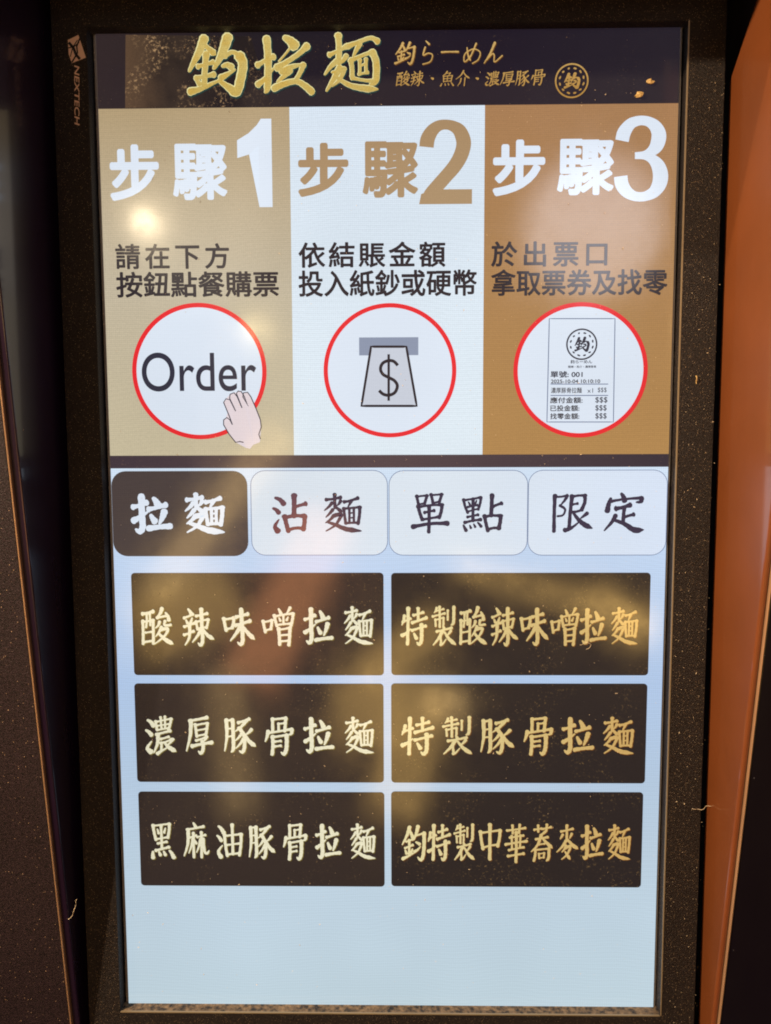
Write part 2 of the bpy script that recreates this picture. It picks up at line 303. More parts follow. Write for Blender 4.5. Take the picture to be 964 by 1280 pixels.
# ------------------------------------------------------------------ brush lettering
GL = {
'拉': "h11:3,31 20,27 38,20|t11:3,67 20,58 40,44|k12:25,2 25,50 26,84 18,96 8,90|d12:56,8 62,16 67,26|h11:43,37 62,33 87,26|d11:48,53 53,62 58,69|p12:83,43 77,60 69,76|H11:40,88 70,84 98,82",
'麵': "h9.1:6,14 25,12 45,8|s9.1:29,0 29,20 30,36|p8.0:22,22 14,32 1,43|p8.0:45,17 41,24 35,30|p8.0:24,40 16,50 5,61|n8.0:32,32 38,39 49,47|p8.0:26,56 18,66 4,76|p9.1:26,57 46,53 40,68 28,84 5,98|n10.3:10,74 30,81 60,93 100,98|h9.1:54,20 70,17 91,10|p8.0:74,16 70,24 64,34|s8.0:53,37 55,55 58,78|h8.0:53,38 75,36 96,34|s9.1:96,34 95,55 91,79|h8.0:58,77 75,76 92,76|s6.8:68,38 68,76|s6.8:80,37 80,76|h5.7:67,50 80,49|h5.7:67,63 80,62",
'沾': "d10:8,8 22,13 33,24|d9:1,36 10,40 18,48|D10:18,66 6,84 14,97|s12:64,2 64,30 63,58|h10:66,32 82,28 98,24|s11:35,58 40,78 46,98|h11:35,61 65,56 95,57|s11:95,57 94,76 90,93|h10:45,94 68,89 93,90",
'單': "s8:12,6 15,18 18,31|h7:12,8 26,6 41,5|s8:41,5 38,15 34,26|h7:18,28 35,25|s8:52,2 55,12 58,25|h7:52,4 67,3 82,2|s8:82,2 79,12 75,23|h7:58,24 76,21|s9:16,32 21,50 28,68|h8:16,35 50,30 83,29|s9:83,29 81,46 75,63|h8:34,49 48,46 61,44|h8:29,67 50,64 75,60|s9:47,32 47,66 46,100|h11:1,86 50,78 99,77",
'點': "s7:3,14 7,32 14,50|h7:3,16 25,12 47,8|s7:47,8 45,24 40,41|h6:13,47 27,42 41,39|d5:15,20 18,25 20,31|d5:36,16 34,22 30,29|s8:27,12 27,72|h6:14,34 38,29|h7:13,61 40,55|h8:6,76 26,71 47,68|d7:3,83 6,90 10,98|d5:19,83 22,91|d5:29,80 33,88|d6:39,76 43,80 48,87|s10:75,2 74,30 73,58|h9:77,33 88,28 99,24|s9:56,58 60,78 65,99|h9:56,61 75,57 97,58|s10:97,58 96,75 92,93|h9:64,96 78,91 95,91",
'限': "s9:5,4 4,50 4,98|h7:6,7 20,7 36,4|p7:36,4 30,16 18,31|P7:18,30 31,40 26,55 12,58|s9:48,5 44,50 42,90|h8:48,7 64,4 80,4|s9:80,4 80,22 72,42|h7:50,27 62,25|h8:46,47 60,46 74,41|t9:31,95 46,90 66,74|p8:87,50 80,56 70,64|n10:50,46 64,66 80,80 100,90",
'定': "d10:42,2 47,9 51,20|d10:16,14 11,28 8,46|h8:14,22 50,16 93,13|p10:93,13 92,22 80,24|h11:30,40 46,37 65,31|s9:51,36 49,54 48,74|h9:50,62 62,58 74,55|p9:29,57 20,74 1,96|n11:22,68 50,78 76,94 100,94",
'酸': "h11:4,15 20,13 38,9|s9:4,34 4,64 3,97|h8:4,37 20,35 37,32|s9:37,32 37,60 36,96|h9:4,92 20,90 37,88|s7:17,15 17,34 14,52|s7:27,14 28,46|h7:12,66 30,64|p10:67,0 61,14 48,27|h9:50,26 66,23 82,20|d9:78,12 86,22 88,32|p8:58,36 54,46 44,54|s8:76,34 74,46 94,45|p8:64,50 56,64 44,77|p9:60,58 84,56 72,76 40,97|n11:54,68 74,84 100,97",
'辣': "d9:16,0 22,6 26,12|h9:2,24 16,20 32,14|d7:8,29 13,38|d7:29,24 24,36|h9:2,48 20,43 37,38|h9:1,70 16,66 33,60|p9:20,40 18,76 3,98|h9:42,19 60,16 79,12|s8:42,33 46,56|h8:42,35 62,31 83,28|s8:83,28 80,40 76,52|h8:46,53 76,49|k10:60,0 61,50 62,86 55,98 47,92|p9:57,56 46,72 28,90|n10:64,54 78,70 100,82",
'味': "s10:2,26 5,42 9,60|h9:2,29 18,27 34,24|s10:34,24 33,38 28,52|h9:8,56 30,52|h11:42,22 60,18 79,14|h11:39,45 60,40 86,33|k11:58,0 60,50 61,88 54,98 45,92|p11:56,46 42,66 22,88|n11:63,48 78,66 99,84",
'噌': "s9:2,36 5,50 9,66|h8:2,39 16,37 30,34|s9:30,34 29,46 26,58|h8:8,61 28,57|d8:52,4 56,10 60,18|p8:89,0 84,8 76,18|s9:38,21 41,34 46,50|h8:38,24 68,19 98,16|s9:98,16 96,30 91,48|h8:44,47 68,44 92,43|s7:67,20 67,45|d6:53,27 57,35|d6:82,25 77,34|s10:51,56 53,76 54,99|h8:51,59 68,57 87,54|s10:87,54 86,76 83,100|h8:54,74 84,72|h8:54,90 84,88",
'特': "p9:12,20 8,34 1,46|h9:5,38 20,33 36,28|s11:27,0 26,50 24,98|t11:2,74 18,68 36,56|h10:48,19 66,16 87,11|s10:67,0 67,34|h11:43,39 70,33 100,26|h10:42,60 70,54 97,48|k11:80,44 81,70 79,90 70,98 62,92|d10:50,68 55,75 60,82",
'製': "p7:17,3 13,10 6,16|h7:14,11 30,9 46,6|h8:0,25 25,21 52,17|s8:29,0 30,28 30,52|s7:11,32 13,50|h7:11,34 28,31 46,28|s7:46,28 46,46|s7:64,9 64,34|k9:90,0 90,24 88,42 78,47|d8:44,48 49,56|h9:17,63 48,59 81,54|p10:42,62 26,80 2,98|s8:33,74 36,94|t8:34,97 44,94 58,82|p8:78,61 70,68 58,76|n10:50,64 70,82 99,97",
'濃': "d11:8,10 18,15 27,25|d10:1,37 10,41 19,49|D11:19,66 4,84 15,94|s8:34,13 38,37|h7:34,15 60,10 86,6|s8:86,6 82,20 76,36|h7:38,36 76,31|s7:51,2 53,34|s7:65,0 65,32|h6:38,25 78,20|h9:35,48 58,43 82,38|p10:41,47 38,72 25,97|h8:50,60 76,54|h8:48,71 68,67 86,60|t9:37,99 50,92 72,82|s8:52,70 50,92|p8:90,60 82,68 72,76|n11:62,70 76,82 99,93",
'厚': "h11:14,12 46,8 82,3|p11:20,10 16,50 0,92|s9:36,21 38,36 41,54|h8:36,24 60,20 83,18|s9:83,18 81,32 76,50|h7:42,37 76,33|h8:41,52 76,47|h9:38,64 58,60 80,54|p8:80,54 72,62 62,68|k10:62,66 65,80 62,92 54,98 46,92|h12:22,79 60,73 99,69",
'豚': "p10:8,5 9,50 1,94|h9:8,8 28,5|k10:28,4 29,50 29,86 22,97|h7:10,31 27,29|h7:10,53 27,51|h10:46,13 62,9 81,3|p9:72,8 56,24 36,38|k10:48,28 64,50 64,84 57,97 48,93|p8:58,42 48,54 36,64|p8:62,58 52,72 37,86|p9:88,32 80,40 68,48|n11:66,46 80,66 100,80",
'骨': "s10:28,2 28,36|h9:28,4 50,2 75,0|s10:75,0 73,18 70,36|s8:49,15 49,33|h7:49,16 68,14|p10:12,36 8,50 1,64|h9:10,41 50,36 96,30|p10:96,30 94,42 84,45|s11:27,50 28,74 25,99|h9:27,52 52,49 77,46|k11:77,46 77,70 74,88 66,98 57,93|h8:36,64 56,62|h8:36,77 56,75",
'黑': "s10:12,4 16,24 23,46|h8:12,6 46,3 81,0|s10:81,0 79,20 73,40|h8:22,44 73,38|s9:46,4 47,72|d7:30,15 35,27|d7:64,12 58,25|h9:30,56 68,51|h10:21,76 50,71 77,66|d11:9,79 8,88 9,97|d9:34,79 40,89|d9:54,78 61,89|d11:79,76 88,84 96,96",
'麻': "d9:40,0 45,6 50,13|h9:14,19 46,15 80,10|p10:19,18 16,60 0,94|h8:26,41 50,36|s9:39,28 39,98|p8:37,44 30,66 19,86|d7:43,48 50,58|h8:54,40 86,34|s9:71,26 70,98|p8:67,46 60,66 50,84|k8:78,44 82,80 92,86 100,78",
'油': "d11:6,5 16,11 27,24|d10:0,33 8,38 17,48|D11:21,62 4,80 14,97|s10:30,30 33,60 40,94|h9:30,34 64,31 98,28|s10:98,28 96,60 89,92|s10:62,0 63,88|h8:38,61 90,56|h9:39,89 90,85",
'鈞': "p11:35,2 24,26 3,54|d10:33,10 42,22 50,36|h8:20,45 46,39|h9:15,64 48,55|s9:33,40 33,86|d8:16,70 22,80|d8:47,66 41,78|t10:5,95 26,88 54,78|p11:71,0 64,20 53,40|h9:60,27 78,24 97,19|k11:97,19 97,56 92,88 82,98 70,90|d9:62,46 78,52|t9:56,74 70,68 82,58",
'中': "s11:2,20 6,42 15,70|h9:2,24 48,20 97,16|s11:97,16 94,38 86,62|h9:14,66 48,60 86,57|s12:48,0 48,50 48,99",
'華': "h8:6,16 50,13 92,9|s8:32,2 34,24|s8:66,0 63,23|h8:20,35 84,29|h9:0,53 50,48 100,44|h8:16,68 86,60|s7:29,30 31,66|s7:70,28 68,62|h9:12,84 86,77|s10:50,20 51,60 50,100",
'蕎': "h8:14,14 48,11|s8:32,2 33,20|h8:54,12 92,7|s8:73,0 70,18|p8:66,19 54,25 40,28|h9:22,40 78,34|p9:48,28 30,56 1,74|n10:54,38 74,50 100,64|h7:38,54 62,52|s9:20,68 20,82 14,99|h8:20,69 84,65|k9:84,65 83,90 72,99|s7:37,79 39,92|h6:37,80 62,77|s7:62,77 60,90|h6:39,91 61,89",
'麥': "h9:20,18 48,14 74,10|s9:46,0 47,46|p8:28,27 16,40|p8:70,24 60,38|p9:44,44 26,62 1,78|n11:50,40 72,56 100,68|p8:44,58 36,70 24,78|p9:40,66 64,61 50,84 24,99|n9:40,76 50,86 64,99",
'魚': "p9:42,0 30,16 12,28|h8:32,13 66,10|p8:66,10 54,27|s9:18,30 23,68|h8:18,32 82,27|s9:82,27 77,66|h7:22,48 78,45|s8:48,30 48,64|h8:22,66 77,62|d9:12,78 4,95|d8:34,78 39,90|d8:56,76 63,88|d10:79,72 97,92",
'介': "p10:50,0 34,30 0,56|n10:50,10 72,34 100,50|p9:38,50 34,76 18,98|s9:66,46 66,99",
'ら': "d9:30,0 44,8 54,14|P9:28,26 18,60 52,52 82,60 70,88 20,99",
'ー': "H13:0,52 40,48 100,50",
'め': "n9:14,20 26,60 44,86|P9:66,0 40,64 8,90 6,52 52,28 94,44 88,80 56,99",
'ん': "p11:48,0 30,50 2,98|P9:14,80 40,54 52,60 58,92 96,62",
'・': "d26:34,46 60,56",
}
BIG = {   # the brush lettering of the banner, thicker and more cursive
'鈞': "p17:30,4 22,24 12,42 2,60|n12:27,12 40,24 50,32|h11:18,52 45,45|s14:33,30 30,60 28,84|h12:14,72 46,66|t14:3,95 22,90 56,76|d10:14,74 20,82|p19:72,2 64,24 56,40 46,56|h13:66,34 80,28 92,34|k19:92,34 98,48 94,72 86,96 74,90 54,76|d12:62,52 70,50 78,54|t12:58,72 70,66 84,58",
'拉': "h13:1,50 16,42 30,36|k15:18,4 20,30 20,60 18,90 14,98|t12:1,84 14,74 30,56|d19:51,3 61,9 68,17|P6:63,18 52,31 40,44|h15:36,55 56,44 76,31 91,18|p13:44,62 62,54 82,50|P14:84,50 78,64 68,80|p12:60,60 48,70 36,80|H14:30,91 46,84 70,79 86,87 99,98",
'麵': "h11:12,36 26,30 42,22|s14:28,3 29,24 28,50|p11:26,46 14,56 3,70|p10:42,38 36,46 32,50|p13:30,58 20,76 6,98|n9:16,66 28,64 38,62|p10:38,60 30,78 16,90|n12:20,72 46,88 72,94 98,96|h12:44,22 66,14 86,8 98,14|p10:66,18 60,28 54,40|s11:50,46 52,60 52,74|h11:50,46 70,38 88,32|k14:88,32 95,50 94,80 84,88|h9:52,76 70,80 88,82|s8:66,46 66,70|h7:66,56 76,52|s8:77,44 77,68|h7:64,70 80,67",
}

def resample(pts, n):
    out = []
    P = [pts[0]] + list(pts) + [pts[-1]]
    seg = len(pts) - 1
    for s in range(seg):
        p0, p1, p2, p3 = P[s], P[s + 1], P[s + 2], P[s + 3]
        for i in range(n):
            u = i / n
            f = lambda a, b, c, d: .5 * (2 * b + (c - a) * u + (2 * a - 5 * b + 4 * c - d) * u * u + (3 * b - a - 3 * c + d) * u ** 3)
            out.append((f(p0[0], p1[0], p2[0], p3[0]), f(p0[1], p1[1], p2[1], p3[1])))
    out.append(pts[-1]); return out

def prof(kind, u):
    if kind == 'h': return .82 + .28 * math.exp(-(u / .12) ** 2) + .30 * math.exp(-((1 - u) / .14) ** 2) - .14 * math.sin(math.pi * u)
    if kind == 'H': return .95 + .12 * math.cos(2 * math.pi * u)
    if kind == 's': return .95 + .22 * math.exp(-(u / .12) ** 2) - .10 * math.sin(math.pi * u)
    if kind == 'k': return (1.0 + .15 * math.exp(-(u / .1) ** 2)) * (1 if u < .72 else max(.30, 1 - (u - .72) * 2.3))
    if kind == 'p': return 1.12 - .78 * u ** 1.5
    if kind == 'P': return .95 - .15 * math.sin(math.pi * u) - .25 * u
    if kind == 't': return 1.2 - .85 * u
    if kind == 'n': return (.55 + .85 * u) if u < .78 else max(.18, 1.21 - (u - .78) * 4.4)
    if kind == 'd': return .62 + .62 * u
    if kind == 'D': return .30 + 1.1 * u
    return 1

def char_strokes(bm, data, x0, y0, x1, y1, z, wscale=1.0, rng=None, shear=0.0, rough=.10, dz=.000004):
    """brush strokes of one character, each a tapering ribbon with round ends, into the box"""
    sx, sy = (x1 - x0) / 100, (y1 - y0) / 100
    wu = (abs(sx) + abs(sy)) / 2
    for k, st in enumerate(data.split('|')):
        head, body = st.split(':'); kind = head[0]; wd = float(head[1:]) * wu * .5 * wscale
        raw = [tuple(float(a) for a in p.split(',')) for p in body.split()]
        pts = resample([(x0 + (a + shear * (50 - b)) * sx, y1 - b * sy) for a, b in raw], 6)
        n = len(pts); L, Rr = [], []; ph = rng.uniform(0, 6.28); ph2 = rng.uniform(0, 6.28)
        for i, (x, y) in enumerate(pts):
            a = pts[max(0, i - 1)]; b = pts[min(n - 1, i + 1)]
            tx, ty = b[0] - a[0], b[1] - a[1]; l = math.hypot(tx, ty) or 1e-9; tx /= l; ty /= l
            u = i / (n - 1); hw = wd * prof(kind, u)
            hl = hw * (1 + rough * math.sin(ph + i * 1.9)); hr = hw * (1 + rough * math.sin(ph2 + i * 2.3))
            L.append((x - ty * hl, y + tx * hl)); Rr.append((x + ty * hr, y - tx * hr))
        def cap(c, a, b, outd):
            h = math.hypot(a[0] - b[0], a[1] - b[1]) / 2
            res = []
            for q in (.25, .5, .75):
                an = math.pi * q
                mx = (a[0] + b[0]) / 2; my = (a[1] + b[1]) / 2
                ux, uy = (a[0] - mx) / (h or 1), (a[1] - my) / (h or 1)
                res.append((mx + ux * h * math.cos(an) + outd[0] * h * .8 * math.sin(an), my + uy * h * math.cos(an) + outd[1] * h * .8 * math.sin(an)))
            return res
        d0 = (pts[0][0] - pts[1][0], pts[0][1] - pts[1][1]); l = math.hypot(*d0) or 1e-9; d0 = (d0[0] / l, d0[1] / l)
        d1 = (pts[-1][0] - pts[-2][0], pts[-1][1] - pts[-2][1]); l = math.hypot(*d1) or 1e-9; d1 = (d1[0] / l, d1[1] / l)
        zz = z + k * dz
        vl = [bm.verts.new(V(x, y, zz)) for x, y in L]; vr = [bm.verts.new(V(x, y, zz)) for x, y in Rr]
        for i in range(n - 1): bm.faces.new((vl[i], vr[i], vr[i + 1], vl[i + 1]))
        c1 = [bm.verts.new(V(x, y, zz)) for x, y in cap(pts[-1], L[-1], Rr[-1], d1)]
        bm.faces.new([vl[-1]] + [vr[-1]] + c1[::-1])
        c0 = [bm.verts.new(V(x, y, zz)) for x, y in cap(pts[0], Rr[0], L[0], d0)]
        bm.faces.new([vr[0]] + [vl[0]] + c0[::-1])

def face_front(me):
    # all flat print looks at the viewer (-Y)
    bm = bmesh.new(); bm.from_mesh(me)
    bm.normal_update()
    fl = [f for f in bm.faces if f.normal.y > 0]
    if fl: bmesh.ops.reverse_faces(bm, faces=fl)
    bm.to_mesh(me); bm.free()

def brush_line(name, chars, boxes, z, mat, parent, label=None, table=GL, wscale=1.0, shear=0.0, off=(0, 0), rough=.1, seed=1):
    """boxes: photo px boxes (x0,y0,x1,y1), one per character, laid on the display plane"""
    rng = random.Random(seed); bm = bmesh.new()
    for i, (ch, b) in enumerate(zip(chars, boxes)):
        ax, ay = at(b[0], b[1]); bx, by = at(b[2], b[3])
        char_strokes(bm, table[ch], ax + off[0], by + off[1], bx + off[0], ay + off[1], z, wscale, rng, shear, rough)
    me = bpy.data.meshes.new(name); bm.to_mesh(me); bm.free(); face_front(me)
    return mesh_obj(name, me, mat, parent, label)

def text_raw(body, offset=0.0, track=1.0, shear=0.0, res=6):
    cu = bpy.data.curves.new('t', 'FONT'); cu.body = body; cu.size = 1; cu.offset = offset
    cu.space_character = track; cu.shear = shear; cu.resolution_u = res; cu.fill_mode = 'FRONT'
    o = bpy.data.objects.new('t', cu); C.objects.link(o)
    bpy.context.view_layer.update()
    me = bpy.data.meshes.new_from_object(o.evaluated_get(bpy.context.evaluated_depsgraph_get()))
    bpy.data.objects.remove(o); bpy.data.curves.remove(cu)
    return me

def print_text(name, body, box_px, z, mat, parent, label=None, offset=0.0, track=1.0, shear=0.0, plane=0.0, rot=None, res=6, raw_box=None):
    """type laid so that its ink fills the box measured on the photograph"""
    me = text_raw(body, 0.0, track, shear, res)
    if offset:                         # heavier weight: the glyphs laid again, shifted round a small circle
        co = [v.co.copy() for v in me.vertices]; fa = [tuple(p.vertices) for p in me.polygons]
        vs, fs = [], []; nn = 10; nv = len(co)
        for k in range(nn + 1):
            dx, dy = (0, 0) if k == nn else (offset * math.cos(2 * math.pi * k / nn), offset * math.sin(2 * math.pi * k / nn))
            vs += [(c.x + dx, c.y + dy, k * .0000015) for c in co]; fs += [tuple(i + k * nv for i in f) for f in fa]
        me = from_faces('type', vs, fs)
    xs = [v.co.x for v in me.vertices]; ys = [v.co.y for v in me.vertices]
    x0, x1, y0, y1 = min(xs), max(xs), min(ys), max(ys)
    if raw_box: X0, Y1, X1, Y0 = raw_box
    else:
        X0, Y1 = at(box_px[0], box_px[1], plane); X1, Y0 = at(box_px[2], box_px[3], plane)
    for v in me.vertices:
        a = (v.co.x - x0) / (x1 - x0); b = (v.co.y - y0) / (y1 - y0)
        if rot:                        # reading downwards
            v.co = V(X0 + (X1 - X0) * b + rot * (1 - a), Y1 + (Y0 - Y1) * a, z + v.co.z)
        else:
            v.co = V(X0 + (X1 - X0) * a, Y0 + (Y1 - Y0) * b, z + v.co.z)
    me.update(); face_front(me)
    return mesh_obj(name, me, mat, parent, label)

# ================================================================== THE CABINET
housing = empty('ticket_machine_cabinet', (0, -.33, -.01),
    'black and orange cabinet of the ordering machine, its side walls framing the recessed touchscreen', 'vending machine')

def wall_plate(name, x_in, x_out, prof_yz, mat, label, bevel=0):
    """upright side wall: outline (y, z) extruded from x_in to x_out"""
    bm = bmesh.new()
    a = [bm.verts.new(V(x_in, y, z)) for y, z in prof_yz]
    b = [bm.verts.new(V(x_out, y, z)) for y, z in prof_yz]
    n = len(a); bm.faces.new(a); bm.faces.new(b[::-1])
    for i in range(n): bm.faces.new((a[i], b[i], b[(i + 1) % n], a[(i + 1) % n]))
    return bm_obj(name, bm, mat, housing, label, bevel, 4)

zl = lambda y: .0486 + .135 * y
zr = lambda y: .0617 + .1596 * y
YB, YT = -.36, .36
XL, XR = -.1738, .1755
wall_plate('side_wall', XL, XL - .004, [(YB, -.02), (YB, zl(YB)), (YT, zl(YT)), (YT, -.02)], M_ACRYL, 'glossy black left side wall mirroring the screen', .0008)
wall_plate('side_wall', XR, XR + .003, [(YB, .0008), (YB, zr(YB)), (.262, zr(.262)), (.284, zr(.262)), (.284, .0545), (.2636, .0298), (.2390, .0008)], M_ORANGE, 'glossy orange right side wall', .0022)
wall_plate('backing_wall', XR + .0034, XR + .006, [(YB, -.02), (YB, zr(YB) - .003), (YT, zr(YT) - .003), (YT, -.02)], M_BLACK, None)
def front_plate(name, xa, xb, zf, dz, label, mat=M_FRONT):
    bm = bmesh.new()
    q = [bm.verts.new(V(x, y, zf(y) + dz)) for x, y in ((xa, YB), (xb, YB), (xb, YT), (xa, YT))]
    q2 = [bm.verts.new(V(x, y, zf(y) + dz - .004)) for x, y in ((xa, YB), (xb, YB), (xb, YT), (xa, YT))]
    bm.faces.new(q); bm.faces.new(q2[::-1])
    for i in range(4): bm.faces.new((q[i], q2[i], q2[(i + 1) % 4], q[(i + 1) % 4]))
    return bm_obj(name, bm, mat, housing, label, .0004)
front_plate('front_panel', -.42, XL - .0052, zl, .0012, 'textured black front panel left of the screen')
front_plate('front_panel', XR + .0042, .42, zr, .0008, 'black front panel right of the orange wall', M_FRONT2)
front_plate('edge_trim', XL - .0050, XL - .0042, zl, .0016, 'thin copper edge of the left wall', M_TRIM)
front_plate('edge_trim', XR + .0031, XR + .0040, zr, .0014, 'thin bright copper edge of the right wall', M_TRIM)
bm = bmesh.new(); box(bm, -.42, .42, YB, YT, -.026, -.022); bm_obj('back_panel', bm, M_BLACK, housing)
bm = bmesh.new(); box(bm, XL - .003, XR + .003, .2852, .290, -.02, .078); bm_obj('hood', bm, M_BLACK, housing, 'black hood over the screen')

# ================================================================== THE MONITOR
mon = empty('touchscreen_monitor', (0, -.30, 0),
    'tall touchscreen in a black powder coated frame, showing ramen menu buttons in Chinese', 'touchscreen')
DX, DY = .1503, .2667
# frame with its opening
ox, oyt, oyb = .1527, at(480, 30, .0068)[1], at(490, 1267, .0068)[1]
BL, BR, BTt, BBt = -.1708, .1711, .284, -.345
zf, zb = .0068, -.012
bm = bmesh.new()
oc = [(BL, BBt), (BR, BBt), (BR, BTt), (BL, BTt)]; ic = [(-ox, oyb), (ox - .0008, oyb), (ox, oyt), (-ox, oyt)]
vo = [bm.verts.new(V(x, y, zf)) for x, y in oc]; vi = [bm.verts.new(V(x, y, zf)) for x, y in ic]
vo2 = [bm.verts.new(V(x, y, zb)) for x, y in oc]; vi2 = [bm.verts.new(V(x, y, zb)) for x, y in ic]
for i in range(4):
    j = (i + 1) % 4
    bm.faces.new((vo[i], vo[j], vi[j], vi[i])); bm.faces.new((vo2[j], vo2[i], vi2[i], vi2[j]))
    bm.faces.new((vo[j], vo[i], vo2[i], vo2[j])); bm.faces.new((vi[i], vi[j], vi2[j], vi2[i]))
bm_obj('bezel', bm, M_BEZEL, mon, 'black powder coated metal frame around the screen', .0006, 3)

bm = bmesh.new(); box(bm, ox - .0007, ox - .0001, oyb, oyt, zf - .0008, zf + .0002); bm_obj('edge_highlight', bm, M_HIGHLIGHT, mon, 'painted golden highlight along the right edge of the frame opening')  # strips added to paint the gleam of the lit opening edge
bm = bmesh.new(); box(bm, -ox, ox - .0010, oyb - .0005, oyb + .0001, zf - .0008, zf + .0002); bm_obj('edge_highlight', bm, M_HIGHLIGHT, mon, 'painted golden highlight along the bottom edge of the frame opening')
S_WHITE = screen_mat('screen_background', [(0, (190, 210, 220)), (.18, (186, 206, 222)), (.36, (174, 198, 230)), (.50, (192, 212, 238)), (.60, (214, 230, 246)), (1, (218, 232, 246))], pix=.09, grain=.05)
prism('display_panel', rect(-DX, -DY, DX, DY), 0, .008, S_WHITE, mon, 'lit display with a pale blue background')
S_EDGE = solid('glass_edge', (.16, .145, .14), rough=.2, coat=1, specks=((.8, .65, .45, 1), 500, .2, .3))
for xa, xb in ((DX + .0001, ox - .0013), (-ox + .0009, -DX - .0001)):
    bm = bmesh.new(); box(bm, xa, xb, -DY - .001, DY, -.006, -.0004); bm_obj('glass_edge', bm, S_EDGE, mon, 'dusty glass edge beside the display')

Z1, Z2, Z3, Z4 = .00015, .0003, .00045, .0006
def prect(x0, y0, x1, y1):
    a = at(x0, y0); b = at(x1, y1); return (a[0], b[1], b[0], a[1])     # x0,y0,x1,y1 in metres, y up

# ---- banner
S_BAN = screen_mat('banner_picture', [(0, (48, 38, 40)), (.3, (30, 26, 34)), (.65, (28, 22, 36)), (1, (34, 30, 40))], axis='X', rng=(-.15, .15), pix=.05, grain=.10, flecks=((110, 88, 62), 900, .60, 30))
S_STONE = screen_mat('banner_stone', [(0, (92, 70, 52)), (.45, (60, 48, 40)), (1, (34, 28, 30))], axis='X', rng=(-.136, -.085), pix=.04, grain=.16, flecks=((190, 152, 108), 600, .53, 55), blot=((34, 28, 28), 50))
yb_ban = .2289
ban = prism('header_banner', rect(-DX, yb_ban, DX, DY), Z1, .0001, S_BAN, mon, 'black banner with gold brush lettering across the top of the screen')
prism('stone_picture', [(-.1362, yb_ban + .0003), (-.060, yb_ban + .0003), (-.070, .2640), (-.1348, .2655)], Z2, .0001, S_STONE, ban, 'dark rock with gold dust at the banner\'s left end')
S_GOLD = screen_mat('banner_gold', [(0, (192, 162, 80)), (.4, (200, 176, 100)), (1, (206, 182, 106))], pix=.05, grain=.16, rng=(.23, .266), blot=((200, 164, 74), 160))
S_GOLDL = screen_mat('banner_gold_light', [(0, (232, 222, 160))], pix=.04, grain=.05)
S_GOLDD = screen_mat('banner_gold_shadow', [(0, (30, 62, 60))], pix=.04, grain=.05)
S_GOLD2 = screen_mat('banner_gold_small', [(0, (176, 132, 64)), (1, (208, 172, 106))], pix=.05, grain=.2, rng=(.235, .262))
S_BROWN = screen_mat('banner_brown', [(0, (104, 66, 26))], pix=.04, grain=.05)
BB = [(234.5, 46, 306, 118), (321, 46, 391, 117), (403.5, 43, 474, 115)]
brush_line('lettering_shadow', '鈞拉麵', BB, Z2 + .00005, S_GOLDD, ban, table=BIG, wscale=1.06, off=(.0003, -.0004), rough=.05, seed=4)
brush_line('lettering_glint', '鈞拉麵', BB, Z3, S_GOLDL, ban, table=BIG, wscale=.92, off=(-.00008, .0001), rough=.05, seed=4)
brush_line('lettering', '鈞拉麵', BB, Z4, S_GOLD, ban, 'large gold brush lettering', table=BIG, wscale=.74, off=(.0001, -.0001), rough=.05, seed=4)
B2 = [(494, 54, 518, 81), (526, 52, 544, 81), (552, 61, 573, 70), (580, 55, 601, 80), (606, 54, 629, 80)]
brush_line('lettering_shadow', '鈞らーめん', B2, Z3, S_BROWN, ban, wscale=1.25, off=(.0003, -.0003), shear=.12)
brush_line('lettering', '鈞らーめん', B2, Z4, S_GOLD2, ban, 'gold Japanese brush lettering', wscale=1.0, shear=.12)
B3 = [(496, 90, 513, 108), (514, 90, 531, 108), (536, 93, 545, 104), (551, 90, 568, 109), (570, 89, 587, 108), (592, 93, 601, 104),
      (607, 90, 625, 108), (626, 90, 643, 108), (645, 89, 662, 108), (664, 88, 681, 107)]
brush_line('lettering', '酸辣・魚介・濃厚豚骨', B3, Z4, S_GOLD2, ban, 'small gold lettering under the Japanese name', wscale=.95, shear=.12)
def emblem(cx, cy, r, mat_ring, mat_ink, parent, z, dash=12, lw=.09):
    X, Y = at(cx, cy); R1 = at(cx + r, cy)[0] - X
    e = mesh_obj('emblem_ring', ring_mesh('r', circle(X, Y, R1), circle(X, Y, R1 * (1 - lw)), z), mat_ring, parent, 'round emblem ring')
    bm = bmesh.new(); rng = random.Random(3)
    for i in range(dash):
        a = 2 * math.pi * (i + .5) / dash; rr = R1 * .72
        c = (X + rr * math.cos(a), Y + rr * math.sin(a)); tw = R1 * .085
        t = (-math.sin(a) * tw * rng.uniform(.8, 1.7), math.cos(a) * tw * rng.uniform(.8, 1.7)); nrm = (math.cos(a) * tw * .7, math.sin(a) * tw * .7)
        q = [(c[0] + t[0] * s1 + nrm[0] * s2 * k, c[1] + t[1] * s1 + nrm[1] * s2 * k) for s1, s2, k in ((1, 0, 1), (.5, 1, 1.1), (-.6, 1, .7), (-1, 0, 1), (-.4, -1, .9), (.7, -1, .6))]
        bm.faces.new([bm.verts.new(V(x, y, z)) for x, y in q])
    me = bpy.data.meshes.new('dashes'); bm.to_mesh(me); bm.free(); face_front(me)
    mesh_obj('emblem_marks', me, mat_ink, parent)
    b = r * .44
    brush_line('emblem_character', '鈞', [(cx - b, cy - b, cx + b, cy + b)], z + .00003, mat_ink, parent, table=BIG, wscale=1.0)
emblem(714.5, 101.5, 21, S_GOLD2, S_GOLD2, ban, Z4)

